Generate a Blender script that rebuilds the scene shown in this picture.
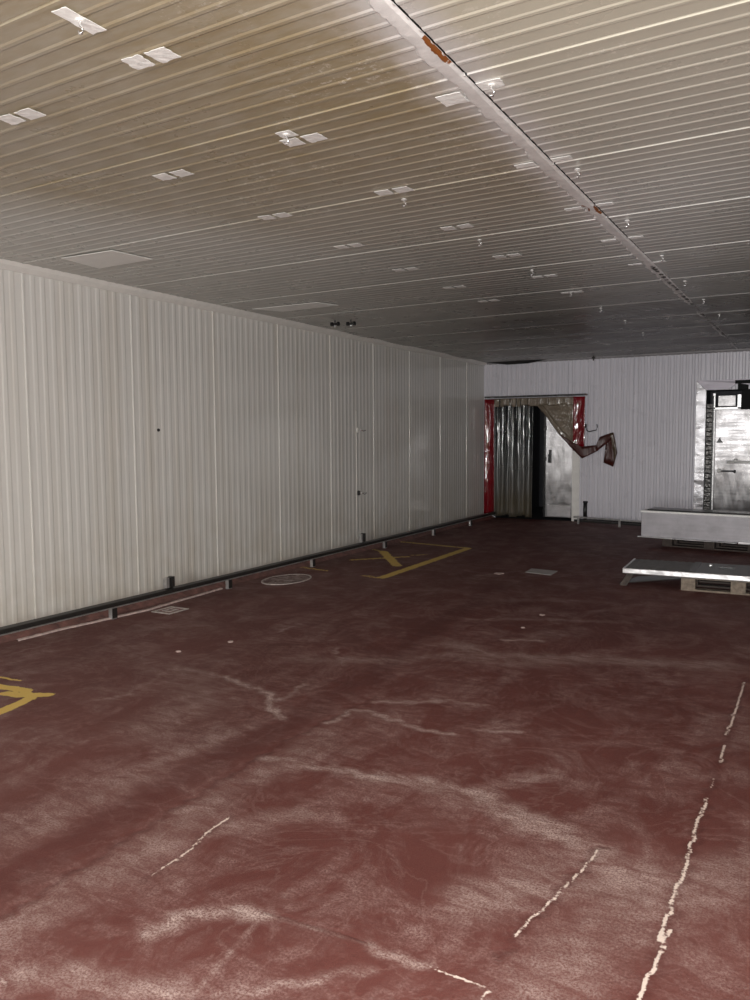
import bpy, bmesh, math, random
import numpy as np
from mathutils import Vector, Matrix

# ------------------------------------------------------------------ reset
for o in list(bpy.data.objects):
    bpy.data.objects.remove(o, do_unlink=True)
S = bpy.context.scene
COL = S.collection
random.seed(7)
rng = np.random.default_rng(11)

# ------------------------------------------------------------------ camera
cam_d = bpy.data.cameras.new('camera')
cam = bpy.data.objects.new('camera', cam_d)
COL.objects.link(cam)
cam_d.sensor_fit = 'HORIZONTAL'
cam_d.sensor_width = 36.0
cam_d.lens = 794.5 / 750 * 36.0
cam_d.clip_start = 0.05
R = Matrix(((0.87176384, -0.03383427, 0.48875663),
            (0.48989104, 0.07217145, -0.86879114),
            (-0.00587936, 0.9968182, 0.07949157)))
cam.matrix_world = Matrix.Translation((0, 0, 1.5)) @ R.to_4x4()
S.camera = cam

# ------------------------------------------------------------------ light
W = bpy.data.worlds.new('world')
S.world = W
W.use_nodes = True
W.node_tree.nodes['Background'].inputs[0].default_value = (0.05, 0.05, 0.055, 1)
W.node_tree.nodes['Background'].inputs[1].default_value = 0.2

def lamp(name, kind, loc, energy, color, target=None, **kw):
    d = bpy.data.lights.new(name, kind)
    d.energy = energy
    d.color = color
    for k, v in kw.items():
        setattr(d, k, v)
    o = bpy.data.objects.new(name, d)
    COL.objects.link(o)
    o.location = loc
    if target is not None:
        o.rotation_euler = (Vector(target) - Vector(loc)).to_track_quat('-Z', 'Y').to_euler()
    return o
# unseen area light added behind the photographer for a gentler falloff
lamp('rear_fill_light', 'AREA', (0.3, -5.6, 1.45), 450, (0.985, 1.0, 0.965), (-0.7, 13.8, 1.5),
     shape='RECTANGLE', size=1.8, size_y=1.7)
# flash of the telephone, plus an unseen spot added to brighten the back wall
lamp('phone_flash', 'POINT', (-0.05, 0.02, 1.56), 430, (1.0, 0.99, 0.95), shadow_soft_size=0.03)
lamp('back_wall_fill', 'SPOT', (-0.04, 0.0, 1.58), 720, (0.97, 0.95, 1.0), (-2.2, 13.8, 2.0),
     spot_size=math.radians(34), spot_blend=1.0, shadow_soft_size=0.04)

S.view_settings.view_transform = 'Standard'
S.view_settings.look = 'None'
S.view_settings.gamma = 1.0
S.view_settings.exposure = 0.0
S.view_settings.use_curve_mapping = False
S.cycles.use_denoising = True
S.cycles.max_bounces = 8
S.cycles.sample_clamp_indirect = 20.0

# ------------------------------------------------------------------ dimensions
XW, XR, Y0, YB, H = -5.45, 3.5, -7.0, 13.8, 2.84
SHEAR = -0.03
CP = 1.12                     # ceiling panel pitch

# ------------------------------------------------------------------ material helpers
class NT:
    def __init__(s, name):
        s.m = bpy.data.materials.new(name)
        s.m.use_nodes = True
        s.t = s.m.node_tree
        s.b = s.t.nodes['Principled BSDF']
    def n(s, kind, **kw):
        x = s.t.nodes.new(kind)
        for k, v in kw.items():
            setattr(x, k, v)
        return x
    def l(s, a, b):
        s.t.links.new(a, b)
    def set(s, **kw):
        for k, v in kw.items():
            s.b.inputs[k.replace('_', ' ')].default_value = v
    def coord(s, scale=(1, 1, 1)):
        c = s.n('ShaderNodeTexCoord')
        m = s.n('ShaderNodeMapping')
        m.inputs['Scale'].default_value = scale
        s.l(c.outputs['Object'], m.inputs['Vector'])
        return m.outputs[0]
    def noise(s, scale, vec=None, detail=4, rough=0.6, dist=0.0):
        x = s.n('ShaderNodeTexNoise')
        x.inputs['Scale'].default_value = scale
        x.inputs['Detail'].default_value = detail
        x.inputs['Roughness'].default_value = rough
        x.inputs['Distortion'].default_value = dist
        if vec is not None:
            s.l(vec, x.inputs['Vector'])
        return x.outputs[0]
    def ramp(s, fac, a, b, va=0.0, vb=1.0):
        x = s.n('ShaderNodeMapRange')
        x.inputs[1].default_value = a
        x.inputs[2].default_value = b
        x.inputs[3].default_value = va
        x.inputs[4].default_value = vb
        s.l(fac, x.inputs[0])
        return x.outputs[0]
    def math(s, op, a, b=None, clamp=False):
        x = s.n('ShaderNodeMath', operation=op)
        x.use_clamp = clamp
        for i, v in enumerate((a, b)):
            if v is None:
                continue
            if isinstance(v, (int, float)):
                x.inputs[i].default_value = v
            else:
                s.l(v, x.inputs[i])
        return x.outputs[0]
    def mix(s, fac, a, b):
        x = s.n('ShaderNodeMix', data_type='RGBA')
        if isinstance(fac, (int, float)):
            x.inputs[0].default_value = fac
        else:
            s.l(fac, x.inputs[0])
        for i, v in ((6, a), (7, b)):
            if isinstance(v, tuple):
                x.inputs[i].default_value = (*v, 1)
            else:
                s.l(v, x.inputs[i])
        return x.outputs[2]
    def attr(s, name):
        x = s.n('ShaderNodeAttribute')
        x.attribute_name = name
        return x.outputs['Fac']
    def bump(s, h, strength=0.3, dist=0.01):
        x = s.n('ShaderNodeBump')
        x.inputs['Strength'].default_value = strength
        x.inputs['Distance'].default_value = dist
        s.l(h, x.inputs['Height'])
        s.l(x.outputs[0], s.b.inputs['Normal'])

def simple(name, color, rough=0.5, metal=0.0, var=0.15, scale=12.0, bump=0.0, **kw):
    k = NT(name)
    n = k.noise(scale, k.coord())
    dark = tuple(c * (1 - var) for c in color)
    light = tuple(min(1, c * (1 + var)) for c in color)
    k.l(k.mix(k.ramp(n, 0.3, 0.7), dark, light), k.b.inputs['Base Color'])
    k.set(Roughness=rough, Metallic=metal, **kw)
    if bump:
        k.bump(n, bump, 0.01)
    return k.m

def panel_material(name, base, kind):
    k = NT(name)
    co = k.coord()
    big = k.noise(0.9, co, 5, 0.6)
    col = k.mix(k.ramp(big, 0.35, 0.7), tuple(c * 0.94 for c in base), base)
    sep = k.n('ShaderNodeSeparateXYZ')
    k.l(co, sep.inputs[0])
    x, y, z = sep.outputs
    if kind == 'ceiling':
        # brown mould over the nearest panels left of the joint
        n1 = k.noise(0.8, co, 5, 0.65)
        n1 = k.ramp(n1, 0.3, 0.62)
        a = k.ramp(x, -1.34, -1.28, 1, 0)
        b = k.ramp(y, 3.2, 5.4, 1, 0.12)
        # clean wedge towards the left wall
        xx = k.math('ADD', x, k.math('MULTIPLY', y, -0.55))
        c = k.ramp(xx, -6.1, -5.3, 0, 1)
        m = k.math('MULTIPLY', k.math('MULTIPLY', a, b), k.math('MULTIPLY', c, k.ramp(n1, 0, 1, 0.68, 1)))
        st = k.noise(26, k.coord((0.25, 1, 1)), 4, 0.7)
        m = k.math('MULTIPLY', m, k.ramp(st, 0.3, 0.6, 0.75, 1))
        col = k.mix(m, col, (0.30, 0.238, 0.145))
        # yellowed nicotine tint over the right half close by
        t = k.math('MULTIPLY', k.ramp(y, 2.2, 4.6, 0.55, 0), k.ramp(x, -1.2, -1.1, 0, 1))
        col = k.mix(t, col, (0.5, 0.44, 0.30))
        # scraped specks in the mould
        sp = k.noise(34, co, 3, 0.8)
        zone = k.ramp(k.noise(1.7, co, 2, 0.5), 0.52, 0.66)
        col = k.mix(k.math('MULTIPLY', k.math('MULTIPLY', k.ramp(sp, 0.585, 0.63), zone), 0.5), col, (0.74, 0.70, 0.63))
        # wiped, paler zone on both sides of the joint
        d = k.math('ABSOLUTE', k.math('ADD', x, 1.24))
        w = k.math('ADD', k.ramp(d, 0.04, 0.24, 1, 0), k.ramp(k.noise(9, co, 4), 0.3, 0.7, -0.4, 0.4))
        w = k.math('MULTIPLY', w, k.ramp(d, 0.12, 0.38, 1, 0))
        w = k.math('MULTIPLY', w, 0.6, clamp=True)
        w = k.math('MULTIPLY', w, k.ramp(y, 4.5, 8, 1, 0))
        col = k.mix(w, col, (0.64, 0.61, 0.60))
        # darker towards the far end, less so by the left wall
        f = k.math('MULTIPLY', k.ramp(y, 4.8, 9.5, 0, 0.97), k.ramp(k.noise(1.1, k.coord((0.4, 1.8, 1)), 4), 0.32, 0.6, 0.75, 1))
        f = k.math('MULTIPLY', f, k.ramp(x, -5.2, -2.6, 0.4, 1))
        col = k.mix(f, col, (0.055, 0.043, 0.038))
    elif kind == 'left':
        # warm grime streaks running down the sheet
        g = k.noise(6, k.coord((1, 1, 0.05)), 4, 0.6)
        col = k.mix(k.math('MULTIPLY', k.ramp(g, 0.5, 0.7), 0.4), col, tuple(c * f for c, f in zip(base, (0.80, 0.75, 0.68))))
        lo = k.math('MULTIPLY', k.ramp(z, 0.0, 0.9, 0.5, 0), k.ramp(k.noise(3, co, 4), 0.35, 0.65))
        col = k.mix(lo, col, (0.50, 0.44, 0.36))
    else:
        g = k.noise(5, k.coord((1, 1, 0.1)), 4, 0.6)
        col = k.mix(k.math('MULTIPLY', k.ramp(g, 0.5, 0.75), 0.3), col, tuple(c * 0.72 for c in base))
    k.l(col, k.b.inputs['Base Color'])
    ra, rb = {'left': (0.10, 0.15), 'back': (0.25, 0.36), 'ceiling': (0.24, 0.38)}[kind]
    r = k.ramp(k.noise(4, co, 4), 0.3, 0.7, ra, rb)
    k.l(r, k.b.inputs['Roughness'])
    k.bump(k.noise(2.2, co, 3, 0.5), 0.12 if kind == 'left' else 0.25, 0.02)
    return k.m

M = {}
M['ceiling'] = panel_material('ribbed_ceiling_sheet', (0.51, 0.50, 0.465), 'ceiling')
M['wall_left'] = panel_material('ribbed_wall_sheet', (0.73, 0.71, 0.685), 'left')
M['wall_back'] = panel_material('ribbed_back_sheet', (0.68, 0.66, 0.71), 'back')
M['trim'] = simple('painted_trim', (0.80, 0.775, 0.74), 0.4, var=0.06)
M['gap'] = simple('black_gap', (0.012, 0.011, 0.01), 0.8)
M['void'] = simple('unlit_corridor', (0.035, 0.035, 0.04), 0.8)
M['tape'] = simple('tape_and_metal_glint', (0.86, 0.85, 0.83), 0.4, var=0.08, scale=30, bump=0.3)  # pale tape; also paints the glint on hooks and latches
M['patch'] = simple('pale_sheet_patch', (0.86, 0.85, 0.82), 0.35, var=0.03)
M['chrome'] = simple('bright_zinc', (0.85, 0.85, 0.85), 0.25, 0.8)
M['dark_steel'] = simple('dark_steel', (0.05, 0.047, 0.045), 0.35, 0.5)
M['rail'] = simple('black_rail_paint', (0.022, 0.020, 0.019), 0.35)
M['galv'] = simple('galvanised_steel', (0.50, 0.49, 0.49), 0.4, 0.7, var=0.25, scale=18)
M['black'] = simple('black_plastic', (0.012, 0.012, 0.013), 0.3)
M['wood'] = simple('grey_pallet_wood', (0.20, 0.16, 0.125), 0.8, var=0.35, scale=25, bump=0.4)
M['wood_shaded'] = simple('shaded_pallet_wood', (0.06, 0.045, 0.038), 0.8, var=0.35, scale=25, bump=0.4)  # darker copy of the pallet wood, shade under the panels put into its colour
M['curb'] = simple('painted_curb', (0.17, 0.075, 0.065), 0.5, var=0.5, scale=14)

def steel(name, col=(0.55, 0.54, 0.56), rough=0.22, wav=(1.2, 1, 0.4), st=0.5, dirt=0.0, aniso=0.0):
    k = NT(name)
    co = k.coord()
    n = k.noise(5, k.coord((0.5, 0.5, 5)), 4)
    c = k.mix(k.ramp(n, 0.35, 0.65), tuple(v * 0.85 for v in col), col)
    if dirt:
        c = k.mix(k.math('MULTIPLY', k.ramp(k.noise(3.5, co, 6, 0.7), 0.45, 0.7), dirt), c, (0.10, 0.09, 0.085))
    k.l(c, k.b.inputs['Base Color'])
    k.set(Metallic=0.92)
    if aniso:
        k.set(Anisotropic=aniso)
        tg = k.n('ShaderNodeTangent', direction_type='RADIAL', axis='Z')
        k.l(tg.outputs[0], k.b.inputs['Tangent'])
    k.l(k.ramp(n, 0.3, 0.7, rough * 0.8, rough * 1.4), k.b.inputs['Roughness'])
    k.bump(k.noise(3.0, k.coord(wav), 2, 0.4), st, 0.05)
    return k.m
M['steel'] = steel('dented_steel_sheet', (0.55, 0.54, 0.56), 0.32, (1.2, 1, 1.6), 0.3, 0.1, 0.8)
M['steel_leaf'] = steel('brushed_door_steel', (0.34, 0.33, 0.335), 0.34, (2.2, 1, 0.5), 0.30, 0.5, 0.95)
M['steel_dull'] = steel('scuffed_panel_steel', (0.52, 0.50, 0.51), 0.42, (2, 2, 2), 0.1, 0.4)

def plastic(name, col, rough, trans, dirt=None, wr=0.7, scale=(14, 14, 2.5)):
    k = NT(name)
    co = k.coord()
    c = k.mix(k.ramp(k.noise(7, co, 4), 0.3, 0.7), tuple(v * 0.8 for v in col), col)
    if dirt:
        sep = k.n('ShaderNodeSeparateXYZ')
        k.l(co, sep.inputs[0])
        zz = k.ramp(sep.outputs[2], -1.9, -0.75, 1.0, 0.0)
        m = k.math('MULTIPLY', zz, k.ramp(k.noise(3, k.coord((3, 1, 0.5)), 4), 0.3, 0.6, 0.75, 1), clamp=True)
        c = k.mix(m, c, dirt)
        k.l(k.math('MULTIPLY', k.ramp(m, 0, 1, 1, 0.25), trans), k.b.inputs['Transmission Weight'])
        k.l(k.ramp(m, 0, 1, rough, 0.5), k.b.inputs['Roughness'])
    else:
        k.set(Transmission_Weight=trans, Roughness=rough)
    k.l(c, k.b.inputs['Base Color'])
    k.set(Specular_IOR_Level=0.7)
    k.bump(k.noise(1.0, k.coord(scale), 3, 0.55, 0.5), wr, 0.04)
    return k.m
def spec(m, v):
    m.node_tree.nodes['Principled BSDF'].inputs['Specular IOR Level'].default_value = v
    return m
M['pvc'] = plastic('clear_curtain_plastic', (0.30, 0.31, 0.32), 0.10, 0.94, (0.12, 0.095, 0.062), 0.22, (7, 7, 1.6))
spec(M['pvc'], 0.22)
M['pvc_band'] = plastic('yellowed_curtain_plastic', (0.24, 0.19, 0.14), 0.2, 0.2, None, 0.4, (7, 7, 7))
M['red'] = plastic('red_curtain_plastic', (0.20, 0.002, 0.008), 0.07, 0.1, None, 0.40, (6, 6, 3.5))
spec(M['red'], 0.5)
M['amber'] = plastic('brown_dirty_plastic', (0.060, 0.007, 0.004), 0.45, 0.1, None, 0.3)
M['amber_light'] = plastic('amber_dirty_plastic', (0.075, 0.045, 0.02), 0.35, 0.1, None, 0.3)

def floor_material():
    k = NT('red_resin_floor')
    co = k.coord()
    big = k.noise(0.7, co, 6, 0.6)
    med = k.noise(3.2, k.coord((1, 0.7, 1)), 7, 0.72, 0.6)
    fine = k.noise(120, co, 5, 0.8)
    grit = k.noise(210, co, 2, 0.7)
    brush = k.noise(14, k.coord((0.35, 1.0, 1)), 6, 0.75, 0.8)
    c = k.mix(k.ramp(big, 0.3, 0.7), (0.096, 0.029, 0.025), (0.140, 0.048, 0.042))
    # greyish scuffing where the resin is worn
    w = k.math('MULTIPLY', k.ramp(med, 0.44, 0.70), k.ramp(fine, 0.42, 0.58, 0.08, 1))
    w = k.math('MULTIPLY', w, k.ramp(brush, 0.38, 0.62, 0.15, 0.9))
    c = k.mix(w, c, (0.42, 0.30, 0.285))
    # long swirls left by washing
    sw = k.noise(1.15, k.coord((1, 1, 1)), 5, 0.6, 2.4)
    ridge = k.math('ABSOLUTE', k.math('SUBTRACT', sw, 0.5))
    c = k.mix(k.math('MULTIPLY', k.ramp(ridge, 0.0, 0.02, 0.16, 0), k.ramp(fine, 0.35, 0.6)), c, (0.42, 0.31, 0.29))
    sc = k.attr('scuff')
    sm = k.math('MULTIPLY', k.math('POWER', sc, 1.4), k.ramp(brush, 0.38, 0.62, 0.25, 1.1))
    c = k.mix(k.math('MULTIPLY', sm, k.ramp(fine, 0.43, 0.56, 0.15, 1.0), clamp=True), c, (0.52, 0.41, 0.385))
    dk = k.attr('dark')
    c = k.mix(k.math('MULTIPLY', dk, k.ramp(brush, 0.3, 0.65, 0.75, 0.35)), c, (0.075, 0.020, 0.018))
    # pale grit
    g = k.math('MULTIPLY', k.ramp(grit, 0.70, 0.74), k.ramp(med, 0.42, 0.6, 0.1, 1))
    c = k.mix(k.math('MULTIPLY', g, 0.6), c, (0.62, 0.52, 0.49))
    wh = k.attr('white')
    whm = k.math('ADD', wh, k.ramp(k.noise(70, co, 3), 0.3, 0.7, -0.28, 0.28))
    c = k.mix(k.ramp(whm, 0.38, 0.62), c, (0.66, 0.55, 0.50))
    ye = k.attr('yellow')
    yem = k.math('ADD', ye, k.ramp(k.noise(30, co, 4, 0.7), 0.3, 0.7, -0.42, 0.30))
    c = k.mix(k.ramp(yem, 0.42, 0.56), c, (0.66, 0.46, 0.12))
    k.l(c, k.b.inputs['Base Color'])
    k.l(k.ramp(fine, 0.3, 0.7, 0.55, 0.75), k.b.inputs['Roughness'])
    k.set(Specular_IOR_Level=0.3)
    h = k.math('ADD', k.math('MULTIPLY', fine, 0.6), k.math('MULTIPLY', k.noise(9, co, 4), 0.9))
    h = k.math('ADD', h, k.math('MULTIPLY', dk, -0.8))
    k.bump(h, 0.55, 0.008)
    return k.m
M['floor'] = floor_material()

# ------------------------------------------------------------------ object helpers
def tag(o, label=None, cat=None, group=None, kind=None):
    if label: o['label'] = label
    if cat: o['category'] = cat
    if group: o['group'] = group
    if kind: o['kind'] = kind
    return o
def root(name, loc, label, cat, group=None, rz=0.0):
    o = bpy.data.objects.new(name, None)
    COL.objects.link(o)
    o.location = loc
    o.rotation_euler = (0, 0, rz)
    return tag(o, label, cat, group)
def obj(name, bm, m, parent=None, smooth=False, bevel=0.0, recalc=True):
    if recalc:
        bmesh.ops.recalc_face_normals(bm, faces=bm.faces)
    me = bpy.data.meshes.new(name)
    bm.to_mesh(me)
    bm.free()
    me.materials.append(M[m] if isinstance(m, str) else m)
    if smooth:
        for p in me.polygons: p.use_smooth = True
    o = bpy.data.objects.new(name, me)
    COL.objects.link(o)
    if parent is not None:
        o.parent = parent
    if bevel:
        b = o.modifiers.new('bevel', 'BEVEL')
        b.width = bevel
        b.segments = 2
        b.limit_method = 'ANGLE'
    return o
def box(bm, x0, x1, y0, y1, z0, z1, mat=None):
    c = Vector(((x0+x1)/2, (y0+y1)/2, (z0+z1)/2))
    m = Matrix.Translation(c) @ Matrix.Diagonal((abs(x1-x0), abs(y1-y0), abs(z1-z0), 1))
    if mat is not None: m = mat @ m
    bmesh.ops.create_cube(bm, size=1.0, matrix=m)
    return bm
def B(*a):
    return box(bmesh.new(), *a)
def tube(bm, pts, r, seg=8):
    pts = [Vector(p) for p in pts]
    rings = []
    for i, p in enumerate(pts):
        d = (pts[min(i+1, len(pts)-1)] - pts[max(i-1, 0)]).normalized()
        u = d.cross(Vector((0, 0, 1)))
        if u.length < 0.4: u = d.cross(Vector((1, 0, 0)))
        u.normalize()
        v = d.cross(u)
        rr = r[i] if isinstance(r, (list, tuple)) else r
        rings.append([bm.verts.new(p + (u*math.cos(2*math.pi*k/seg) + v*math.sin(2*math.pi*k/seg))*rr) for k in range(seg)])
    for a, b in zip(rings, rings[1:]):
        for k in range(seg):
            bm.faces.new((a[k], a[(k+1) % seg], b[(k+1) % seg], b[k]))
    bm.faces.new(rings[0][::-1])
    bm.faces.new(rings[-1])
    return bm
def poly_slab(bm, pts, n, t):
    """extrude a polygon (3-D points) by t along n"""
    n = Vector(n) * t
    a = [bm.verts.new(Vector(p)) for p in pts]
    b = [bm.verts.new(Vector(p) + n) for p in pts]
    bm.faces.new(a[::-1])
    bm.faces.new(b)
    for i in range(len(pts)):
        j = (i+1) % len(pts)
        bm.faces.new((a[i], a[j], b[j], b[i]))
    return bm

def rib_profile(t0, t1, origin, pitch, ribs, depth, w=0.16, s=0.10, seam=0.010, lip=1.3):
    """list of (t, offset): small ridges standing `depth` proud, a raised lip at every seam"""
    p = pitch / ribs
    out = []
    k = math.floor((t0 - origin) / p) - 1
    while origin + k*p < t1 + p:
        c = origin + k*p
        if k % ribs == 0:
            out += [(c - 0.012, 0), (c - 0.011, -depth*1.6), (c - 0.003, -depth*1.6), (c - 0.002, depth*lip), (c + seam*0.8, depth*lip), (c + seam, 0)]
        else:
            h = depth * (0.8 if k % 2 else 1.0)
            out += [(c - p*(w/2+s), 0), (c - p*w/2, h), (c + p*w/2, h), (c + p*(w/2+s), 0)]
        k += 1
    out = [q for q in out if t0 < q[0] < t1]
    return [(t0, 0)] + out + [(t1, 0)]

def ribbed(bm, prof, us, f):
    """prof along t, straight along u; f(t, off, u) -> point"""
    grid = [[bm.verts.new(f(t, off, u)) for u in us] for t, off in prof]
    for a, b in zip(grid, grid[1:]):
        for i in range(len(us)-1):
            bm.faces.new((a[i], b[i], b[i+1], a[i+1]))

def struct(name, bm, m, parent=None, **kw):
    o = obj(name, bm, m, parent, **kw)
    if parent is None: o['kind'] = 'structure'
    return o

# ------------------------------------------------------------------ floor
def seg_dist(P, pts):
    d = np.full(P.shape[0], 1e9)
    for a, b in zip(pts, pts[1:]):
        a = np.array(a); b = np.array(b)
        ab = b - a
        t = np.clip(((P - a) @ ab) / max(ab @ ab, 1e-9), 0, 1)
        d = np.minimum(d, np.linalg.norm(P - (a + t[:, None]*ab), axis=1))
    return d
def build_floor():
    xs = np.unique(np.round(np.concatenate([np.arange(XW, -4.7, 0.02), np.arange(-4.7, -0.2, 0.0115), np.arange(-0.2, XR, 0.1), [XR]]), 4))
    ys = np.unique(np.round(np.concatenate([np.arange(Y0, 1.2, 0.2), np.arange(1.2, 4.4, 0.0115), np.arange(4.4, 7.4, 0.025), np.arange(7.4, YB, 0.035), [YB]]), 4))
    nx, ny = len(xs), len(ys)
    gx, gy = np.meshgrid(xs, ys)
    P = np.stack([gx.ravel(), gy.ravel()], 1)
    # irregular edges: warp the lookup position a little
    wp = P + 0.0022*np.stack([np.sin(P[:, 1]*61) + np.sin(P[:, 1]*23+P[:, 0]*9), np.sin(P[:, 0]*57) + np.sin(P[:, 0]*19+2)], 1)
    A = {k: np.zeros(nx*ny) for k in ('white', 'scuff', 'dark', 'yellow')}
    def line(a, pts, w, soft, s=1.0, warp=True):
        d = seg_dist((P + 4*(wp - P) if a == 'scuff' or a == 'dark' else wp) if warp else P, pts)
        A[a] = np.maximum(A[a], s*np.clip(1 - (d - w)/soft, 0, 1))
    # groove cut parallel to the long wall, filled with pale mortar
    for pts in ([(-0.367,5.204),(-0.364,4.746),(-0.37,4.235)], [(-0.363,4.092),(-0.361,3.856)],
                [(-0.368,3.448),(-0.374,3.134),(-0.367,2.893),(-0.371,2.645),(-0.374,2.432),(-0.372,2.373)],
                [(-0.354,2.443),(-0.363,2.28),(-0.374,2.155),(-0.374,2.03)]):
        line('white', pts, 0.001, 0.010, 0.92)
    line('dark', [(-0.367,5.3),(-0.368,1.9)], 0.01, 0.02, 0.7)
    line('white', [(-0.372,3.667),(-0.365,3.557)], 0.001, 0.009, 0.6)
    line('dark', [(-0.655,2.853),(-0.708,2.492),(-0.757,2.188),(-0.764,2.079)], 0.006, 0.022, 0.9)
    line('white', [(-0.654,2.813),(-0.704,2.478),(-0.743,2.287),(-0.757,2.188)], 0.0, 0.010, 0.85)
    line('white', [(-2.004,2.357),(-1.993,2.226),(-1.967,2.114),(-1.962,2.018)], 0.001, 0.012, 0.75)
    line('white', [(-1.967,2.114),(-1.957,1.904)], 0.0, 0.011, 0.6)
    line('dark', [(-2.0,2.38),(-1.955,1.88)], 0.006, 0.02, 0.7)
    # square repair patch and its rim
    line('scuff', [(-1.487,1.913),(-1.428,1.5)], 0.002, 0.014, 0.6, False)
    line('scuff', [(-1.487,1.913),(-1.118,1.941)], 0.002, 0.012, 0.45, False)
    line('dark', [(-1.495,1.925),(-1.118,1.953)], 0.003, 0.012, 0.6, False)
    line('white', [(-0.93,1.939),(-0.796,1.933),(-0.73,1.931)], 0.001, 0.010, 0.7)
    line('white', [(-0.749,1.93),(-0.736,1.86)], 0.001, 0.009, 0.6)
    line('scuff', [(-1.118,1.93),(-0.936,1.939)], 0.004, 0.03, 0.7)
    # pale tide marks
    for pts, w, sf, st in (
        ([(-3.649,3.801),(-3.217,3.787),(-2.75,3.654)], 0.008, 0.07, 0.55),
        ([(-3.217,3.787),(-2.75,3.654),(-2.633,3.474),(-2.472,3.356)], 0.008, 0.03, 1.0),
        ([(-2.7,3.916),(-2.66,3.653),(-2.671,3.548)], 0.004, 0.03, 0.75),
        ([(-2.213,3.411),(-2.208,3.657),(-2.079,3.682)], 0.006, 0.03, 0.85),
        ([(-2.079,3.682),(-1.799,3.578),(-1.592,3.588)], 0.006, 0.03, 0.95),
        ([(-1.497,3.686),(-1.284,3.802)], 0.004, 0.03, 0.6),
        ([(-2.237,2.869),(-2.142,2.934),(-1.945,2.932),(-1.673,2.959)], 0.008, 0.05, 0.85),
        ([(-1.673,2.959),(-1.521,3.001),(-1.332,3.003)], 0.02, 0.08, 0.75),
        ([(-1.332,3.003),(-1.159,3.141),(-0.973,3.4)], 0.01, 0.05, 0.5),
        ([(-1.221,3.01),(-0.966,2.901),(-0.753,2.841),(-0.67,2.804)], 0.03, 0.09, 0.85),
        ([(-2.466,5.957),(-2.082,6.201),(-1.335,6.457)], 0.01, 0.08, 0.5),
        ([(-2.3,5.2),(-1.9,5.05),(-1.2,5.3),(-0.6,5.5)], 0.03, 0.16, 0.6),
        ([(-1.992,5.483),(-1.741,5.585)], 0.01, 0.03, 1.0),
        ([(-2.159,3.824),(-1.793,4.041),(-1.622,4.067)], 0.008, 0.035, 0.7),
        ([(-2.136,1.3),(-2.121,1.717),(-2.107,2.017),(-2.168,2.441),(-2.118,2.9),(-2.15,3.3)], 0.03, 0.12, 0.42),
        ([(-2.158,1.465),(-2.146,1.638)], 0.0, 0.02, 0.8),
        ([(-3.638,3.744),(-3.513,3.244),(-3.572,3.111)], 0.004, 0.025, 0.5),
        ([(-3.3,3.6),(-3.0,3.3),(-3.0,2.9)], 0.06, 0.25, 0.4),
        ([(-1.944,1.312),(-1.814,1.407),(-1.691,1.44),(-1.5,1.5)], 0.015, 0.08, 0.7),
        ([(-1.743,1.679),(-1.702,1.789),(-1.6,1.87),(-1.487,1.9)], 0.01, 0.05, 0.9),
        ([(-1.38,1.56),(-1.201,1.699),(-1.151,1.773),(-1.051,1.852)], 0.004, 0.03, 0.65),
        ([(-1.933,2.304),(-1.755,2.535)], 0.03, 0.09, 0.5),
        ([(-0.933,2.304),(-0.755,2.535),(-0.459,2.697)], 0.04, 0.14, 0.65),
        ([(-0.62,1.9),(-0.55,2.3),(-0.42,2.6),(-0.2,2.9)], 0.05, 0.16, 0.5),
        ([(-3.0,4.35),(-2.5,4.6),(-2.2,4.9),(-1.5,5.0)], 0.03, 0.14, 0.45),
        ([(-2.972,4.724),(-2.9,4.56),(-2.727,4.426)], 0.004, 0.02, 0.7),
        ([(-3.624,4.925),(-3.615,5.114)], 0.003, 0.02, 0.7),
        ([(-4.9,3.45),(-4.892,3.777),(-4.898,4.003)], 0.002, 0.02, 0.6),
        ([(-2.60,1.5),(-2.58,2.4),(-2.6,3.1)], 0.03, 0.14, 0.35),
        ([(-3.2,7.9),(-2.9,8.4),(-2.7,8.2)], 0.01, 0.05, 0.45),
        ([(-2.9,6.6),(-2.2,7.0),(-1.6,7.2)], 0.02, 0.1, 0.35)):
        line('scuff', pts, w, sf, st)
    # worn wheel track
    line('dark', [(-2.368,1.4),(-2.394,1.901),(-2.425,2.274),(-2.424,2.735),(-2.417,3.454),(-2.448,4.03),(-2.414,4.278),(-2.578,5.011),(-2.685,6.049),(-2.773,7.5)], 0.04, 0.10, 0.75)
    line('dark', [(-2.20,1.5),(-2.24,2.3),(-2.27,3.1),(-2.2,3.9)], 0.004, 0.02, 0.8)
    line('dark', [(-3.3,5.2),(-3.0,5.0),(-2.5,4.6)], 0.02, 0.12, 0.5)
    # yellow marking
    Y = [([(-5.231,10.013),(-4.10,9.833)], 0.045, 0.62), ([(-4.098,9.821),(-4.05,7.354)], 0.045, 0.82),
         ([(-4.034,7.312),(-4.277,7.357)], 0.03, 0.58), ([(-4.966,8.246),(-4.486,8.783)], 0.035, 0.66),
         ([(-4.476,8.93),(-4.352,9.051)], 0.03, 0.55), ([(-4.971,9.042),(-4.281,8.123)], 0.05, 0.8),
         ([(-5.167,9.15),(-5.028,9.064)], 0.03, 0.6), ([(-5.225,7.516),(-4.81,7.436)], 0.028, 0.62),
         ([(-4.75,2.97),(-4.352,2.99),(-4.10,3.02),(-4.03,2.98)], 0.028, 0.95), ([(-4.7,3.10),(-4.3,3.13)], 0.006, 0.75), ([(-4.16,2.93),(-4.05,2.95),(-3.92,3.03)], 0.030, 0.95),
         ([(-3.86,2.5),(-3.901,2.706),(-3.955,2.94)], 0.030, 0.92)]
    for pts, w, s in Y:
        line('yellow', pts, w, 0.03 if w > 0.021 and pts[0][1] > 5 else 0.02, s)
    # rim of the manhole, of the drain cover, and grey wash over the lid
    v = np.stack([gx.ravel(), gy.ravel(), np.zeros(nx*ny)], 1)
    idx = np.arange(nx*ny).reshape(ny, nx)
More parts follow.
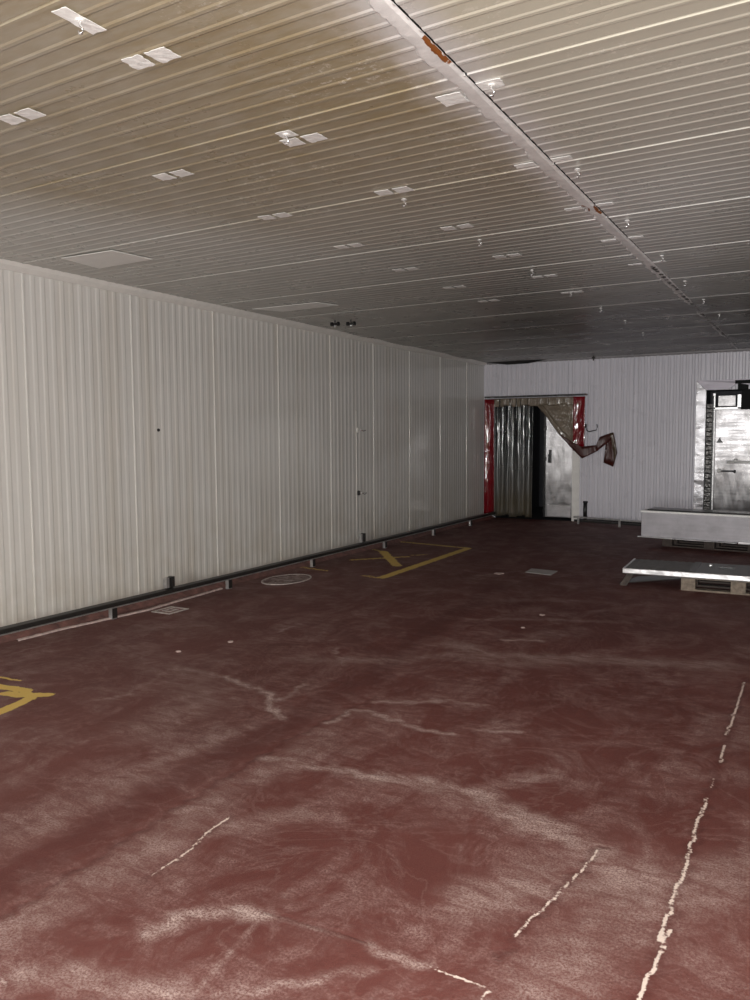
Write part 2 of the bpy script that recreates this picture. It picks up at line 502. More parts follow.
    quads = np.stack([idx[:-1, :-1], idx[:-1, 1:], idx[1:, 1:], idx[1:, :-1]], -1).reshape(-1, 4)
    me = bpy.data.meshes.new('floor')
    me.vertices.add(len(v)); me.vertices.foreach_set('co', v.ravel())
    me.loops.add(quads.size); me.loops.foreach_set('vertex_index', quads.ravel().astype(np.int32))
    me.polygons.add(len(quads)); me.polygons.foreach_set('loop_start', np.arange(0, quads.size, 4, dtype=np.int32))
    me.update(calc_edges=True)
    for kk, arr in A.items():
        at = me.attributes.new(kk, 'FLOAT', 'POINT')
        at.data.foreach_set('value', arr.astype(np.float32))
    me.materials.append(M['floor'])
    o = bpy.data.objects.new('floor', me)
    COL.objects.link(o)
    o['kind'] = 'structure'
build_floor()

# ------------------------------------------------------------------ walls and ceiling
# left wall
bm = bmesh.new()
LP = 1.105
prof = rib_profile(Y0, YB, 4.13, LP, 12, 0.0032, 0.30, 0.14, 0.012, 2.8)
ribbed(bm, prof, [0.0, H], lambda t, off, u: (XW + off, t, u))
struct('wall_left', bm, 'wall_left', recalc=False)
# right wall and the wall behind the photographer
bm = bmesh.new(); ribbed(bm, rib_profile(Y0, YB, 4.13, LP, 12, 0.0032, 0.30, 0.16), [0.0, H], lambda t, off, u: (XR - off, t, u))
struct('wall_right', bm, 'wall_left', recalc=False)
bm = bmesh.new(); ribbed(bm, rib_profile(XW, XR, 0, LP, 12, 0.0032, 0.30, 0.16), [0.0, H], lambda t, off, u: (t, Y0 + off, u))
struct('wall_front', bm, 'wall_left', recalc=False)
# back wall with its two openings
D1 = (-5.22, -3.72, 2.17)
D2 = (-1.66, 0.75, 2.21)
bm = bmesh.new()
def back_piece(x0, x1, z0, z1):
    ribbed(bm, rib_profile(x0, x1, -2.78, 1.11, 12, 0.019, 0.30, 0.16), [z0, z1], lambda t, off, u: (t, YB - off, u))
back_piece(XW, D1[0], 0, H); back_piece(D1[0], D1[1], D1[2], H); back_piece(D1[1], D2[0], 0, H)
back_piece(D2[0], D2[1], D2[2], H); back_piece(D2[1], XR, 0, H)
struct('wall_back', bm, 'wall_back', recalc=False)

# ceiling: ribs run across the room, the far panels sag a little
sag = {k: random.uniform(-0.02, 0.0) for k in range(-20, 40)}
def sagz(y):
    if y < 7.6: return 0.0
    k = math.floor((y - 2.82) / CP)
    f = ((y - 2.82) / CP) % 1.0
    a = sag[k]
    return a * math.sin(math.pi * f) * min(1.0, (y - 7.6) / 2)
bm = bmesh.new()
prof = rib_profile(Y0 - 0.2, YB + 0.2, 2.82, CP, 12, 0.0030, 0.15, 0.10, 0.014)
for (xa, xb) in ((XW, -1.205), (-1.197, XR)):
    ribbed(bm, prof, [xa, (xa+xb)/2, xb], lambda t, off, u: (u, t + SHEAR*(u + 0.35), H - off + sagz(t)))
struct('ceiling', bm, 'ceiling', recalc=False)
struct('trim_1', B(-1.2055, -1.1965, Y0, YB, H + 0.006, H + 0.02), 'gap')

# joint strip in the ceiling with torn filler on its left edge
def rust_material():
    k = NT('joint_filler')
    co = k.coord()
    c = k.mix(k.ramp(k.noise(10, co, 5), 0.3, 0.7), (0.62, 0.60, 0.59), (0.80, 0.78, 0.77))
    ru = k.math('ADD', k.attr('rust'), k.ramp(k.noise(28, co, 4), 0.3, 0.7, -0.35, 0.3))
    c = k.mix(k.ramp(ru, 0.42, 0.56), c, (0.22, 0.07, 0.014))
    dk = k.math('ADD', k.attr('dark'), k.ramp(k.noise(12, co, 4), 0.3, 0.7, -0.3, 0.3))
    c = k.mix(k.ramp(dk, 0.45, 0.6), c, (0.03, 0.022, 0.018))
    k.l(c, k.b.inputs['Base Color'])
    k.set(Roughness=0.55)
    k.bump(k.noise(22, co, 4), 0.4, 0.006)
    return k.m
bm = bmesh.new()
lr = bm.verts.layers.float.new('rust'); ld = bm.verts.layers.float.new('dark')
ysj = [Y0 + 0.02*i for i in range(int((YB - Y0)/0.02))]
prev = None
jag = 0.0
for y in ysj:
    jag = 0.75*jag + random.uniform(-0.006, 0.006)
    xl = -1.284 + jag + (0.008 if int(y/0.0933) % 2 else 0) + 0.004*math.sin(y*9)
    row = []
    for i in range(7):
        x = xl + (-1.206 - xl) * i/6 + max(0.0, y - 5.5)*0.0055
        z = H - 0.0075 - 0.002*math.sin(i/6*math.pi)
        v = bm.verts.new((x, y, z if 0 < i < 6 else H + 0.001))
        edge = i/6
        r = 0
        for (a, b, s) in ((2.47, 2.75, 1.0), (4.74, 4.99, 0.9)):
            if a < y < b:
                r = max(r, s*(0.25 + 0.75*edge) * min(1, (y-a)/0.06, (b-y)/0.06) if edge > 0.8 else 0)
        if 4.72 < y < 4.86 and 0.2 < edge < 0.5: r = 0.75
        v[lr] = r
        d = 0.0
        if y > 6.6 and 0.45 < edge < 0.95: d = 0.5 + 0.1*min(1, (y-6.6)/2)
        v[ld] = d
        row.append(v)
    if prev:
        for i in range(6):
            bm.faces.new((prev[i], row[i], row[i+1], prev[i+1]))
    prev = row
struct('trim_2', bm, rust_material(), recalc=False)

# coving between left wall and ceiling, and over the back wall
bm = bmesh.new()
poly_slab(bm, [(XW, Y0, H), (XW, Y0, H-0.062), (XW+0.012, Y0, H-0.062), (XW+0.045, Y0, H-0.03), (XW+0.062, Y0, H-0.004), (XW+0.062, Y0, H)], (0, 1, 0), YB - Y0)
struct('trim_3', bm, 'trim')
bm = bmesh.new()
poly_slab(bm, [(XW+0.06, YB, H), (XW+0.06, YB, H-0.045), (XW+0.06, YB-0.012, H-0.045), (XW+0.06, YB-0.05, H-0.02), (XW+0.06, YB-0.05, H)], (1, 0, 0), XR - XW - 0.06)
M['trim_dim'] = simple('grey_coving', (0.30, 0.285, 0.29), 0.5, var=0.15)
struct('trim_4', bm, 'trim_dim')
# black slit where the last ceiling sheet has come away by the corner
bm = bmesh.new()
poly_slab(bm, [(-5.36, YB-0.10, H-0.012), (-5.0, YB-0.06, H-0.062), (-4.6, YB-0.09, H-0.06), (-4.25, YB-0.06, H-0.006)], (0, 0.05, 0), 1.0)
struct('trim_5', bm, 'gap')
# low painted curb at the foot of the left wall with a worn pale edge
bm = bmesh.new()
poly_slab(bm, [(XW, Y0, 0), (-5.22, Y0, 0), (-5.30, Y0, 0.045), (XW, Y0, 0.06)], (0, 1, 0), YB - Y0)
struct('baseboard_left', bm, 'curb')
bm = bmesh.new()
prev = None
pink = [(-5.160, 3.75), (-5.155, 4.116), (-5.11, 4.567), (-5.07, 4.975), (-5.09, 5.189), (-5.12, 5.68), (-5.15, 6.1)]
top = []
for (a, b) in zip(pink, pink[1:]):
    for q in range(8):
        top.append((a[0] + (b[0]-a[0])*q/8 + random.uniform(-0.003, 0.003), a[1] + (b[1]-a[1])*q/8))
for (x, y) in top:
    w = 0.027 + random.uniform(-0.007, 0.007)
    row = [bm.verts.new((x - w - 0.03, y, 0.001)), bm.verts.new((x - w, y, 0.012)), bm.verts.new((x, y, 0.012)), bm.verts.new((x + 0.006, y, 0.001))]
    if prev:
        for i in range(3): bm.faces.new((prev[i], row[i], row[i+1], prev[i+1]))
    prev = row
M['mortar'] = simple('pale_mortar', (0.50, 0.38, 0.36), 0.7, var=0.3, scale=30)
struct('baseboard_mortar', bm, 'mortar', recalc=False)
bpy.data.objects['baseboard_mortar'].name = 'trim_6'

# dark corridor beyond the curtain and recess behind the steel door
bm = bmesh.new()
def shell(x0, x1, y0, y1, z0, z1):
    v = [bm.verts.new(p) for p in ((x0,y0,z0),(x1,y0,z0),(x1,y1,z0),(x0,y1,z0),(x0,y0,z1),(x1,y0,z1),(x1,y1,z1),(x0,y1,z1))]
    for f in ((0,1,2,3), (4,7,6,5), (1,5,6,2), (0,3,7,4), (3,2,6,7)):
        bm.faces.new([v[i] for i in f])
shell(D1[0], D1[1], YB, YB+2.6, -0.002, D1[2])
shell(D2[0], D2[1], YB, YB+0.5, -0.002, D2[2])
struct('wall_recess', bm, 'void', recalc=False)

# ------------------------------------------------------------------ door 1: steel leaf in the curtained opening
d1 = bpy.data.objects.new('door_1', None); COL.objects.link(d1); d1.location = (-4.05, YB+0.07, 0)
tag(d1, 'brushed steel door leaf standing half open behind the plastic strip curtain', 'door', kind='structure')
def child(name, bm, m, p, **kw):
    """mesh given in world coordinates under an Empty"""
    inv = p.matrix_basis.inverted()
    bmesh.ops.transform(bm, matrix=inv, verts=bm.verts)
    o = obj(name, bm, m, p, **kw)
    return o
child('door_leaf', B(-4.30, -3.80, YB+0.06, YB+0.11, 0.045, 2.12), 'steel_leaf', d1, bevel=0.008)
child('kick_plate', B(-4.26, -3.84, YB+0.048, YB+0.062, 0.06, 0.28), 'steel_dull', d1, bevel=0.004)
bm = B(-4.225, -4.185, YB+0.0, YB+0.06, 1.13, 1.25); box(bm, -4.235, -4.175, YB-0.02, YB+0.01, 1.02, 1.17)
child('door_handle', bm, 'black', d1, bevel=0.006)
bm = B(-4.33, -4.295, YB+0.04, YB+0.13, 0.045, 2.12)
child('edge_seal', bm, 'black', d1)
for z in (1.6, 1.05):
    child('hinge', B(-4.335, -4.28, YB+0.02, YB+0.06, z, z+0.07), 'dark_steel', d1, bevel=0.004)
bm = B(-3.80, -3.67, YB-0.022, YB+0.13, 0.0, 2.17)
box(bm, -3.735, -3.67, YB-0.03, YB-0.02, 0.0, 2.17)
child('door_frame', bm, 'trim', d1, bevel=0.006)

# ------------------------------------------------------------------ strip curtain
YC = YB - 0.09
sc = root('strip_curtain', (-4.47, YC, 2.2), 'clear plastic strip curtain with red edge strips over the corner doorway', 'strip curtain')
bm = B(-5.40, -3.55, YC-0.02, YC+0.075, 2.185, 2.215)
child('header_rail', bm, 'dark_steel', sc, bevel=0.003)
def sheet(cx, w, z0, z1, y, amp, ph, thick=0.004, lean=0.0, curl=0.03, nz=26, nw=8, y1=0.0):
    bm = bmesh.new()
    rows = []
    for j in range(nz+1):
        z = z1 + (z0 - z1) * j/nz
        t = j/nz
        row = []
        for i in range(nw+1):
            s = i/nw - 0.5
            dy = curl*(s*s*4) + amp*t*math.sin(3.1*t + ph + s*2) + y1*t + 0.004*math.sin(11*t*(1+ph*0.1) + s*6 + ph)
            dx = lean*t + 0.35*amp*t*math.sin(2.3*t + ph)
            row.append((cx + w*s + dx, y - dy, z))
        rows.append(row)
    vf = [[bm.verts.new(p) for p in r] for r in rows]
    vb = [[bm.verts.new((p[0], p[1] + thick, p[2])) for p in r] for r in rows]
    for j in range(nz):
        for i in range(nw):
            bm.faces.new((vf[j][i], vf[j][i+1], vf[j+1][i+1], vf[j+1][i]))
            bm.faces.new((vb[j][i], vb[j+1][i], vb[j+1][i+1], vb[j][i+1]))
        for a in (0, nw):
            bm.faces.new((vf[j][a], vf[j+1][a], vb[j+1][a], vb[j][a]))
    for j in (0, nz):
        for i in range(nw):
            bm.faces.new((vf[j][i], vf[j][i+1], vb[j][i+1], vb[j][i]))
    return bm
# red strips at the sides
o = child('red_strip', sheet(-5.30, 0.19, 0.05, 2.165, YC-0.01, 0.012, 0.6, curl=0.03), 'red', sc, smooth=True)
o['label'] = 'long glossy red strip in the wall corner'
o = child('red_strip', sheet(-3.655, 0.20, 1.24, 2.165, YC-0.045, 0.008, 1.9, curl=0.025), 'red', sc, smooth=True)
o['label'] = 'shorter red strip beside the steel frame'
# clear strips hanging straight
for i in range(7):
    x = -5.14 + 0.098*i
    child('clear_strip', sheet(x, 0.13, 0.04 + 0.015*(i % 3), 2.17, YC + (0.004 if i % 2 else 0.03), 0.015, i*1.7, curl=0.05), 'pvc', sc, smooth=True)
# overlapping header band of shorter pieces
for i in range(9):
    x = -5.12 + 0.165*i
    child('header_flap', sheet(x, 0.17, 2.04 - 0.05*(i % 2 == 0)*0.4, 2.17, YC - 0.022 - 0.006*(i % 2), 0.004, i, curl=0.012, nz=6), 'pvc_band', sc, smooth=True)
# swept strips pulled over to the right
def wavy_poly(pts, y, amp, thick, div=3):
    bm = bmesh.new()
    vs = [bm.verts.new((p[0], y, p[1])) for p in pts]
    f = bm.faces.new(vs)
    bmesh.ops.triangulate(bm, faces=[f])
    bmesh.ops.subdivide_edges(bm, edges=bm.edges[:], cuts=div, use_grid_fill=True)
    for v in bm.verts:
        v.co.y += amp*(math.sin(v.co.x*21 + v.co.z*9) + 0.6*math.sin(v.co.z*31 - v.co.x*17))
    ext = bmesh.ops.extrude_face_region(bm, geom=bm.faces[:])
    for g in ext['geom']:
        if isinstance(g, bmesh.types.BMVert): g.co.y += thick
    return bm
child('swept_strip', wavy_poly([(-4.46,2.07),(-4.33,2.03),(-3.95,1.52),(-3.66,1.19),(-3.72,1.34),(-3.74,2.07)], YC-0.005, 0.008, 0.006), 'pvc_band', sc, smooth=False)
child('swept_strip', wavy_poly([(-4.41,2.06),(-4.33,2.06),(-3.99,1.62),(-3.72,1.36),(-3.74,1.24),(-4.02,1.53)], YC-0.03, 0.010, 0.006), 'pvc_band', sc, smooth=True)
o = child('torn_end', wavy_poly([(-4.0,1.545),(-3.81,1.42),(-3.70,1.36),(-3.59,1.31),(-3.345,1.335),(-3.325,1.235),(-3.587,1.105),(-3.80,1.31)], YC-0.095, 0.008, 0.008), 'amber', sc, smooth=True)
o['label'] = 'brown torn ends of the bundled strips'
child('torn_end', wavy_poly([(-3.35,1.345),(-3.302,1.473),(-3.186,1.517),(-3.06,1.50),(-3.131,1.41),(-3.2,1.35),(-3.335,1.235)], YC-0.06, 0.01, 0.008), 'amber', sc, smooth=True)
child('torn_end', wavy_poly([(-3.19,1.516),(-3.075,1.55),(-3.033,1.364),(-3.005,1.203),(-3.075,0.968),(-3.228,1.04),(-3.14,1.25),(-3.125,1.41)], YC-0.05, 0.012, 0.008), 'amber', sc, smooth=True)
child('torn_end', wavy_poly([(-3.13,1.528),(-3.085,1.54),(-3.04,1.36),(-3.013,1.205),(-3.055,1.04),(-3.065,1.2),(-3.10,1.40)], YC-0.064, 0.012, 0.004), 'amber_light', sc, smooth=True)

# hook and loose wire by the red strip
t = root('wall_hook', (-3.57, YB, 1.66), 'small black hook with a curl of wire beside the short red strip', 'hook')
bm = B(-3.60, -3.555, YB-0.03, YB-0.004, 1.63, 1.70)
child('back_plate', bm, 'black', t, bevel=0.005)
child('wire', tube(bmesh.new(), [(-3.56,YB-0.02,1.62),(-3.545,YB-0.04,1.58),(-3.50,YB-0.05,1.565),(-3.44,YB-0.05,1.58),(-3.385,YB-0.045,1.59),(-3.37,YB-0.04,1.64),(-3.38,YB-0.03,1.69)], 0.009), 'dark_steel', t, smooth=True)
# ------------------------------------------------------------------ door 2: steel freight door
d2 = bpy.data.objects.new('door_2', None); COL.objects.link(d2); d2.location = (-0.4, YB, 0)
tag(d2, 'large stainless steel freight door in a flared steel frame behind the pallets', 'door', kind='structure')
yf = YB - 0.05
bm = bmesh.new()   # left flange, mitred at its top
poly_slab(bm, [(-1.80, yf, 0), (-1.80, yf, 2.365), (-1.65, yf-0.015, 2.21), (-1.65, yf-0.015, 0)], (0, 1, 0), 0.05)
child('frame_post', bm, 'steel', d2, bevel=0.004)
bm = bmesh.new()
poly_slab(bm, [(0.74, yf-0.015, 0), (0.74, yf-0.015, 2.21), (0.89, yf, 2.365), (0.89, yf, 0)], (0, 1, 0), 0.05)
child('frame_post', bm, 'steel', d2, bevel=0.004)
bm = bmesh.new()   # head flange, its lower lip bent up towards the middle
top = [(-1.80, 2.365), (0.89, 2.365)]
low = [(0.74, 2.21), (-0.6, 2.21), (-0.9, 2.25), (-1.17, 2.30), (-1.23, 2.285), (-1.30, 2.23), (-1.38, 2.212), (-1.65, 2.21)]
poly_slab(bm, [(x, yf if z > 2.3 else yf-0.015, z) for x, z in top + low], (0, 1, 0), 0.05)
M['head'] = steel('pale_head_steel', (0.62, 0.58, 0.64), 0.5, (2, 2, 2), 0.15)
M['head'].node_tree.nodes['Principled BSDF'].inputs['Metallic'].default_value = 0.4
child('frame_head', bm, 'head', d2)
bm = B(-1.665, -1.64, YB-0.05, YB+0.45, 0, 2.21)
child('jamb', bm, 'black', d2)
M['segment'] = steel('segment_steel', (0.13, 0.125, 0.12), 0.35, (6, 6, 14), 0.3, 0.4)
bm = bmesh.new()
for k in range(26):
    z = 0.05 + k*0.075
    box(bm, -1.645, -1.555, YB+0.02 + 0.012*(k % 2), YB+0.09, z, z+0.069)
child('folded_seal', bm, 'segment', d2, bevel=0.006)
child('guide_rail', B(-1.555, -1.535, YB+0.0, YB+0.10, 0.02, 2.12), 'black', d2)
child('guide_rail', B(-1.535, -1.515, YB+0.03, YB+0.09, 0.02, 1.9), 'galv', d2)
child('door_leaf', B(-1.515, 0.72, YB+0.10, YB+0.16, 0.05, 1.90), 'steel_leaf', d2, bevel=0.006)
for (x, z, l) in ((-1.20, 1.085, 0.55), (-1.44, 0.92, 0.0)):
    bm = bmesh.new()
    bmesh.ops.create_uvsphere(bm, u_segments=12, v_segments=8, radius=0.034, matrix=Matrix.Translation((x, YB+0.06, z)))
    if l: tube(bm, [(x-0.13, YB+0.07, z-0.025), (x+l, YB+0.07, z-0.02)], 0.022)
    child('latch', bm, 'tape', d2, smooth=True)  # knob glint painted in as a pale matt colour
child('latch_rod', tube(bmesh.new(), [(-1.42, YB+0.07, 0.915), (-1.24, YB+0.07, 0.915), (-1.20, YB+0.06, 0.91)], [0.012, 0.012, 0.03]), 'black', d2, smooth=True)
bm = bmesh.new()
poly_slab(bm, [(-1.49, YB+0.05, 1.37), (-1.395, YB+0.05, 1.37), (-1.43, YB+0.05, 1.43), (-1.44, YB+0.05, 1.46)], (0, 1, 0), 0.05)
child('bracket', bm, 'black', d2)
# hanging gear above the leaf
bm = bmesh.new()
for a in ((-1.555,-1.515,1.90,2.16), (-1.195,-1.14,1.90,2.13), (-1.555,-1.14,1.895,1.935)):
    box(bm, a[0], a[1], YB+0.01, YB+0.05, a[2], a[3])
child('motor_bracket', bm, 'chrome', d2, bevel=0.004)
child('motor_box', B(-1.48, -1.22, YB+0.03, YB+0.10, 1.95, 2.12), 'galv', d2, bevel=0.006)
M['matt_black'] = simple('matt_black_housing', (0.006, 0.006, 0.006), 0.9)
bm = B(-1.13, 0.72, YB-0.01, YB+0.10, 1.905, 2.20); box(bm, -1.19, -1.04, YB-0.06, YB-0.01, 2.20, 2.33); box(bm, -1.23, -1.0, YB-0.07, YB-0.05, 2.295, 2.35)
child('drive_unit', bm, 'matt_black', d2, bevel=0.006)
child('status_lamp', B(-0.99, -0.965, YB-0.016, YB-0.008, 2.05, 2.12), 'chrome', d2)

# ------------------------------------------------------------------ guard rails
gr = root('guard_rail', (-5.12, 4.0, 0), 'low black steel guard rail on short posts running along the long left wall', 'guard rail')
bm = bmesh.new()
poly_slab(bm, [(-5.15, Y0+0.1, 0.098), (-5.10, Y0+0.1, 0.098), (-5.10, Y0+0.1, 0.132), (-5.15, Y0+0.1, 0.142)], (0, 1, 0), YB - Y0 - 0.4)
child('rail', bm, 'rail', gr, bevel=0.004)
child('rail_lip', B(-5.108, -5.093, Y0+0.1, YB-0.3, 0.089, 0.097), 'galv', gr)
for y in (3.1, 4.615, 6.103, 7.6, 9.35, 10.9, 12.35):
    x = -5.10
    bm = B(x-0.018, x+0.0, y-0.03, y-0.022, 0.0, 0.09); box(bm, x-0.035, x+0.012, y-0.022, y+0.022, 0, 0.004)
    box(bm, x-0.03, x+0.005, y-0.026, y-0.018, 0.0, 0.09)
    child('post', bm, 'galv', gr)
    child('post_shade', B(x-0.022, x+0.006, y-0.017, y+0.035, 0.0, 0.088), 'rail', gr)  # black web stands in for the shaded side of the post
for i, (y, h) in enumerate(((5.31, 0.235), (8.80, 0.25))):
    t = root('upright_bracket', (-5.14, y, 0.14), ('short open steel upright standing on the wall rail near the square drain cover', 'small steel upright on the wall rail above the yellow cross marking')[i], 'bracket', 'uprights on the wall rail')
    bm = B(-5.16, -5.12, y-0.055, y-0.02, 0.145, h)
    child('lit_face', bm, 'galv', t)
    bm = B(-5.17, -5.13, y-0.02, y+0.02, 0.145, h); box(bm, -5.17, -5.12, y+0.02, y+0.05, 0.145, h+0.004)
    child('shaded_face', bm, 'rail' if i == 0 else 'dark_steel', t)  # shade on this side of the upright put in as a dark colour
# rail along the back wall
g2 = root('guard_rail', (-3.0, 13.4, 0), 'low galvanised guard rail on thin posts along the back wall', 'guard rail')
rm = Matrix.Translation((-3.66, 13.45, 0)) @ Matrix.Rotation(math.radians(-13), 4, 'Z')
bm = bmesh.new(); box(bm, 0, 1.75, -0.03, 0.02, 0.10, 0.125, rm)
child('rail', bm, 'galv', g2, bevel=0.003)
bm = bmesh.new(); box(bm, 0, 1.75, -0.01, 0.02, 0.035, 0.07, rm)
child('lower_rail', bm, 'dark_steel', g2, bevel=0.003)
for u in (0.08, 0.82, 1.6):
    bm = bmesh.new(); box(bm, u, u+0.035, -0.045, -0.03, 0, 0.12, rm)
    child('post', bm, 'galv', g2)
bm = bmesh.new(); box(bm, -0.05, 1.9, 0.05, 0.32, 0, 0.035, rm)
struct('baseboard_back', B(D1[1]+0.05, D2[0]-0.15, YB-0.09, YB, 0, 0.05), 'gap')
bm.free()
t = root('conduit_stub', (-3.55, YB-0.04, 0.03), 'black pipe stub rising behind the guard rail on the back wall', 'pipe')
bm = tube(bmesh.new(), [(-3.55, YB-0.05, 0.05), (-3.555, YB-0.05, 0.2), (-3.55, YB-0.05, 0.36)], 0.035, 12)
child('pipe', bm, 'black', t, smooth=True)
child('pipe_collar', tube(bmesh.new(), [(-3.55, YB-0.05, 0.33), (-3.55, YB-0.05, 0.365)], 0.042, 12), 'black', t, smooth=True)

# ------------------------------------------------------------------ fixtures on the left wall
for i, (y, z) in enumerate(((9.207, 1.59), (9.22, 0.742))):
    t = root('coat_hook', (XW, y, z), ('upper of two small hooks screwed to the left wall', 'lower of two small hooks screwed to the left wall')[i], 'hook', 'hooks on the left wall')
    bm = bmesh.new(); bmesh.ops.create_cone(bm, cap_ends=True, segments=14, radius1=0.035, radius2=0.03, depth=0.02, matrix=Matrix.Translation((XW+0.014, y, z)) @ Matrix.Rotation(math.pi/2, 4, 'Y'))
    child('rose', bm, 'trim' if i == 0 else 'dark_steel', t, smooth=False)
    child('hook', tube(bmesh.new(), [(XW+0.02, y, z), (XW+0.06, y+0.01, z), (XW+0.07, y+0.06, z-0.015), (XW+0.06, y+0.12, z-0.005)], 0.008), 'chrome', t, smooth=True)
bm = bmesh.new(); tube(bm, [(XW+0.006, 9.18, 0.12), (XW+0.006, 9.18, 1.85)], 0.004, 6)
o = obj('wall_conduit', bm, 'trim', smooth=True); tag(o, 'thin white conduit running down the left wall past the two hooks', 'conduit')
bm = bmesh.new(); bmesh.ops.create_cone(bm, cap_ends=True, segments=10, radius1=0.016, radius2=0.012, depth=0.014, matrix=Matrix.Translation((XW+0.008, 5.536, 1.574)) @ Matrix.Rotation(math.pi/2, 4, 'Y'))
o = obj('screw', bm, 'dark_steel'); tag(o, 'single dark screw head in the middle of the left wall', 'screw')

# ------------------------------------------------------------------ ceiling fittings
ORD = ['nearest', 'second', 'third', 'fourth', 'fifth', 'sixth', 'seventh', 'eighth', 'ninth']
def tape(cx, cy, w, l, label, group, ang=0.0, cat='tape'):
    bm = bmesh.new()
    n = 5
    rows = []
    for i in range(n+1):
        for_row = []
        for j in range(n+1):
            u = i/n - 0.5; v = j/n - 0.5
            jx = random.uniform(-0.003, 0.003) if i in (0, n) or j in (0, n) else 0
            for_row.append((w*u + jx, l*v + jx, random.uniform(-0.0008, 0.0008)))
        rows.append(for_row)
    a = [[bm.verts.new((p[0], p[1], p[2])) for p in r] for r in rows]
    b = [[bm.verts.new((p[0], p[1], p[2] - 0.002)) for p in r] for r in rows]
    for i in range(n):
        for j in range(n):
            bm.faces.new((a[i][j], a[i+1][j], a[i+1][j+1], a[i][j+1]))
            bm.faces.new((b[i][j], b[i][j+1], b[i+1][j+1], b[i+1][j]))
    for i in range(n):
        for (p, q) in (((i, 0), (i+1, 0)), ((i+1, n), (i, n)), ((0, i+1), (0, i)), ((n, i), (n, i+1))):
            bm.faces.new((a[p[0]][p[1]], b[p[0]][p[1]], b[q[0]][q[1]], a[q[0]][q[1]]))
    o = obj('tape_patch', bm, 'tape')
    o.location = (cx, cy, H - 0.0085 + sagz(cy))
    o.rotation_euler = (0, 0, ang)
    tag(o, label, cat, group)
    return o
colB = [(-2.166,2.152), (-2.138,3.06), (-2.140,3.924), (-2.143,4.793), (-2.146,5.733), (-2.139,6.618), (-2.144,7.48)]
colC = [(-3.002,2.254), (-2.982,3.121), (-2.989,3.996), (-2.995,4.872), (-3.011,5.768), (-2.982,6.673), (-2.985,7.515)]
for nm, cc in (('middle row left of the ceiling joint', colB), ('row nearest the left wall', colC)):
    for i, (x, y) in enumerate(cc):
        tape(x, y, 0.085, 0.085, f'left piece of the {ORD[i]} pale tape pair, {nm}', 'tape patches on the ceiling', 0.05)
        tape(x + 0.115, y + 0.004, 0.09, 0.085, f'right piece of the {ORD[i]} pale tape pair, {nm}', 'tape patches on the ceiling', -0.03)
for i, (y, dx) in enumerate(((3.0, 0), (3.89, 0), (4.764, 0), (5.65, 0), (6.53, 0))):
    tape(-1.325, y, 0.10, 0.10 if i == 0 else 0.05, f'{ORD[i]} tape strip left of the rusty ceiling joint', 'tape patches on the ceiling')
    tape(-1.145, y - (0.05 if i == 0 else 0), 0.095, 0.07 if i == 0 else 0.05, f'{ORD[i]} tape strip right of the rusty ceiling joint', 'tape patches on the ceiling')
tape(-2.118, 1.856, 0.06, 0.16, 'lone tape strip round the nearest ceiling hook', 'tape patches on the ceiling')
tape(-2.107, 2.966, 0.075, 0.07, 'small tape square round the hook beside the second tape pair', 'tape patches on the ceiling')

def hook_proto():
    r = root('ceiling_hook', (0, 0, 0), 'x', 'hook', 'ceiling hooks')
    bm = bmesh.new(); bmesh.ops.create_cone(bm, cap_ends=True, segments=14, radius1=0.022, radius2=0.016, depth=0.008, matrix=Matrix.Translation((0, 0, -0.004)))
    obj('base_plate', bm, 'tape', r)  # white plate colour paints in the glint of the hook
    obj('eye', tube(bmesh.new(), [(0,0,-0.006),(0,0,-0.022),(0.012,0,-0.032),(0.016,0,-0.044),(0.008,0,-0.055),(-0.006,0,-0.054),(-0.012,0,-0.044)], 0.0045), 'chrome', r, smooth=True)
    return r
hk = hook_proto()
def copy_tree(o, parent=None):
    c = o.copy(); COL.objects.link(c); c.parent = parent
    for ch in o.children: copy_tree(ch, c)
    return c
rowL = [(-2.111,1.852), (-2.107,2.966), (-2.095,4.077), (-2.077,5.162), (-2.086,6.305), (-2.085,7.44), (-2.07,8.517), (-2.049,9.589), (-2.084,10.832)]
rowR = [(-1.143,2.953), (-1.116,4.071), (-1.105,5.175), (-1.088,6.304), (-1.087,7.431), (-1.069,8.514), (-1.047,9.642)]
first = True
for side, row in (('left', rowL), ('right', rowR)):
    for i, (x, y) in enumerate(row):
        h = hk if first else copy_tree(hk)
        first = False
        h.location = (x, y, H - 0.0098 + sagz(y))
        h.scale = (0.75, 0.75, 0.75)
        h['label'] = f'{ORD[i]} small bright eye hook {side} of the rusty ceiling joint'

# large pale cover sheets near the left wall
def cover(pts, label):
    bm = bmesh.new()
    poly_slab(bm, [(x, y, H - 0.0075) for x, y in pts], (0, 0, -1), 0.004)
    o = obj('cover_sheet', bm, 'patch'); tag(o, label, 'cover sheet', 'pale sheets on the ceiling')
cover([(-4.96, 4.10), (-4.45, 4.12), (-4.41, 4.47), (-5.0, 4.49)], 'large pale square sheet on the ceiling near the left wall, nearer one')
cover([(-5.22, 6.70), (-4.42, 6.70), (-4.33, 6.96), (-5.05, 7.0)], 'pale oblong sheet on the ceiling near the left wall, before the black valves')

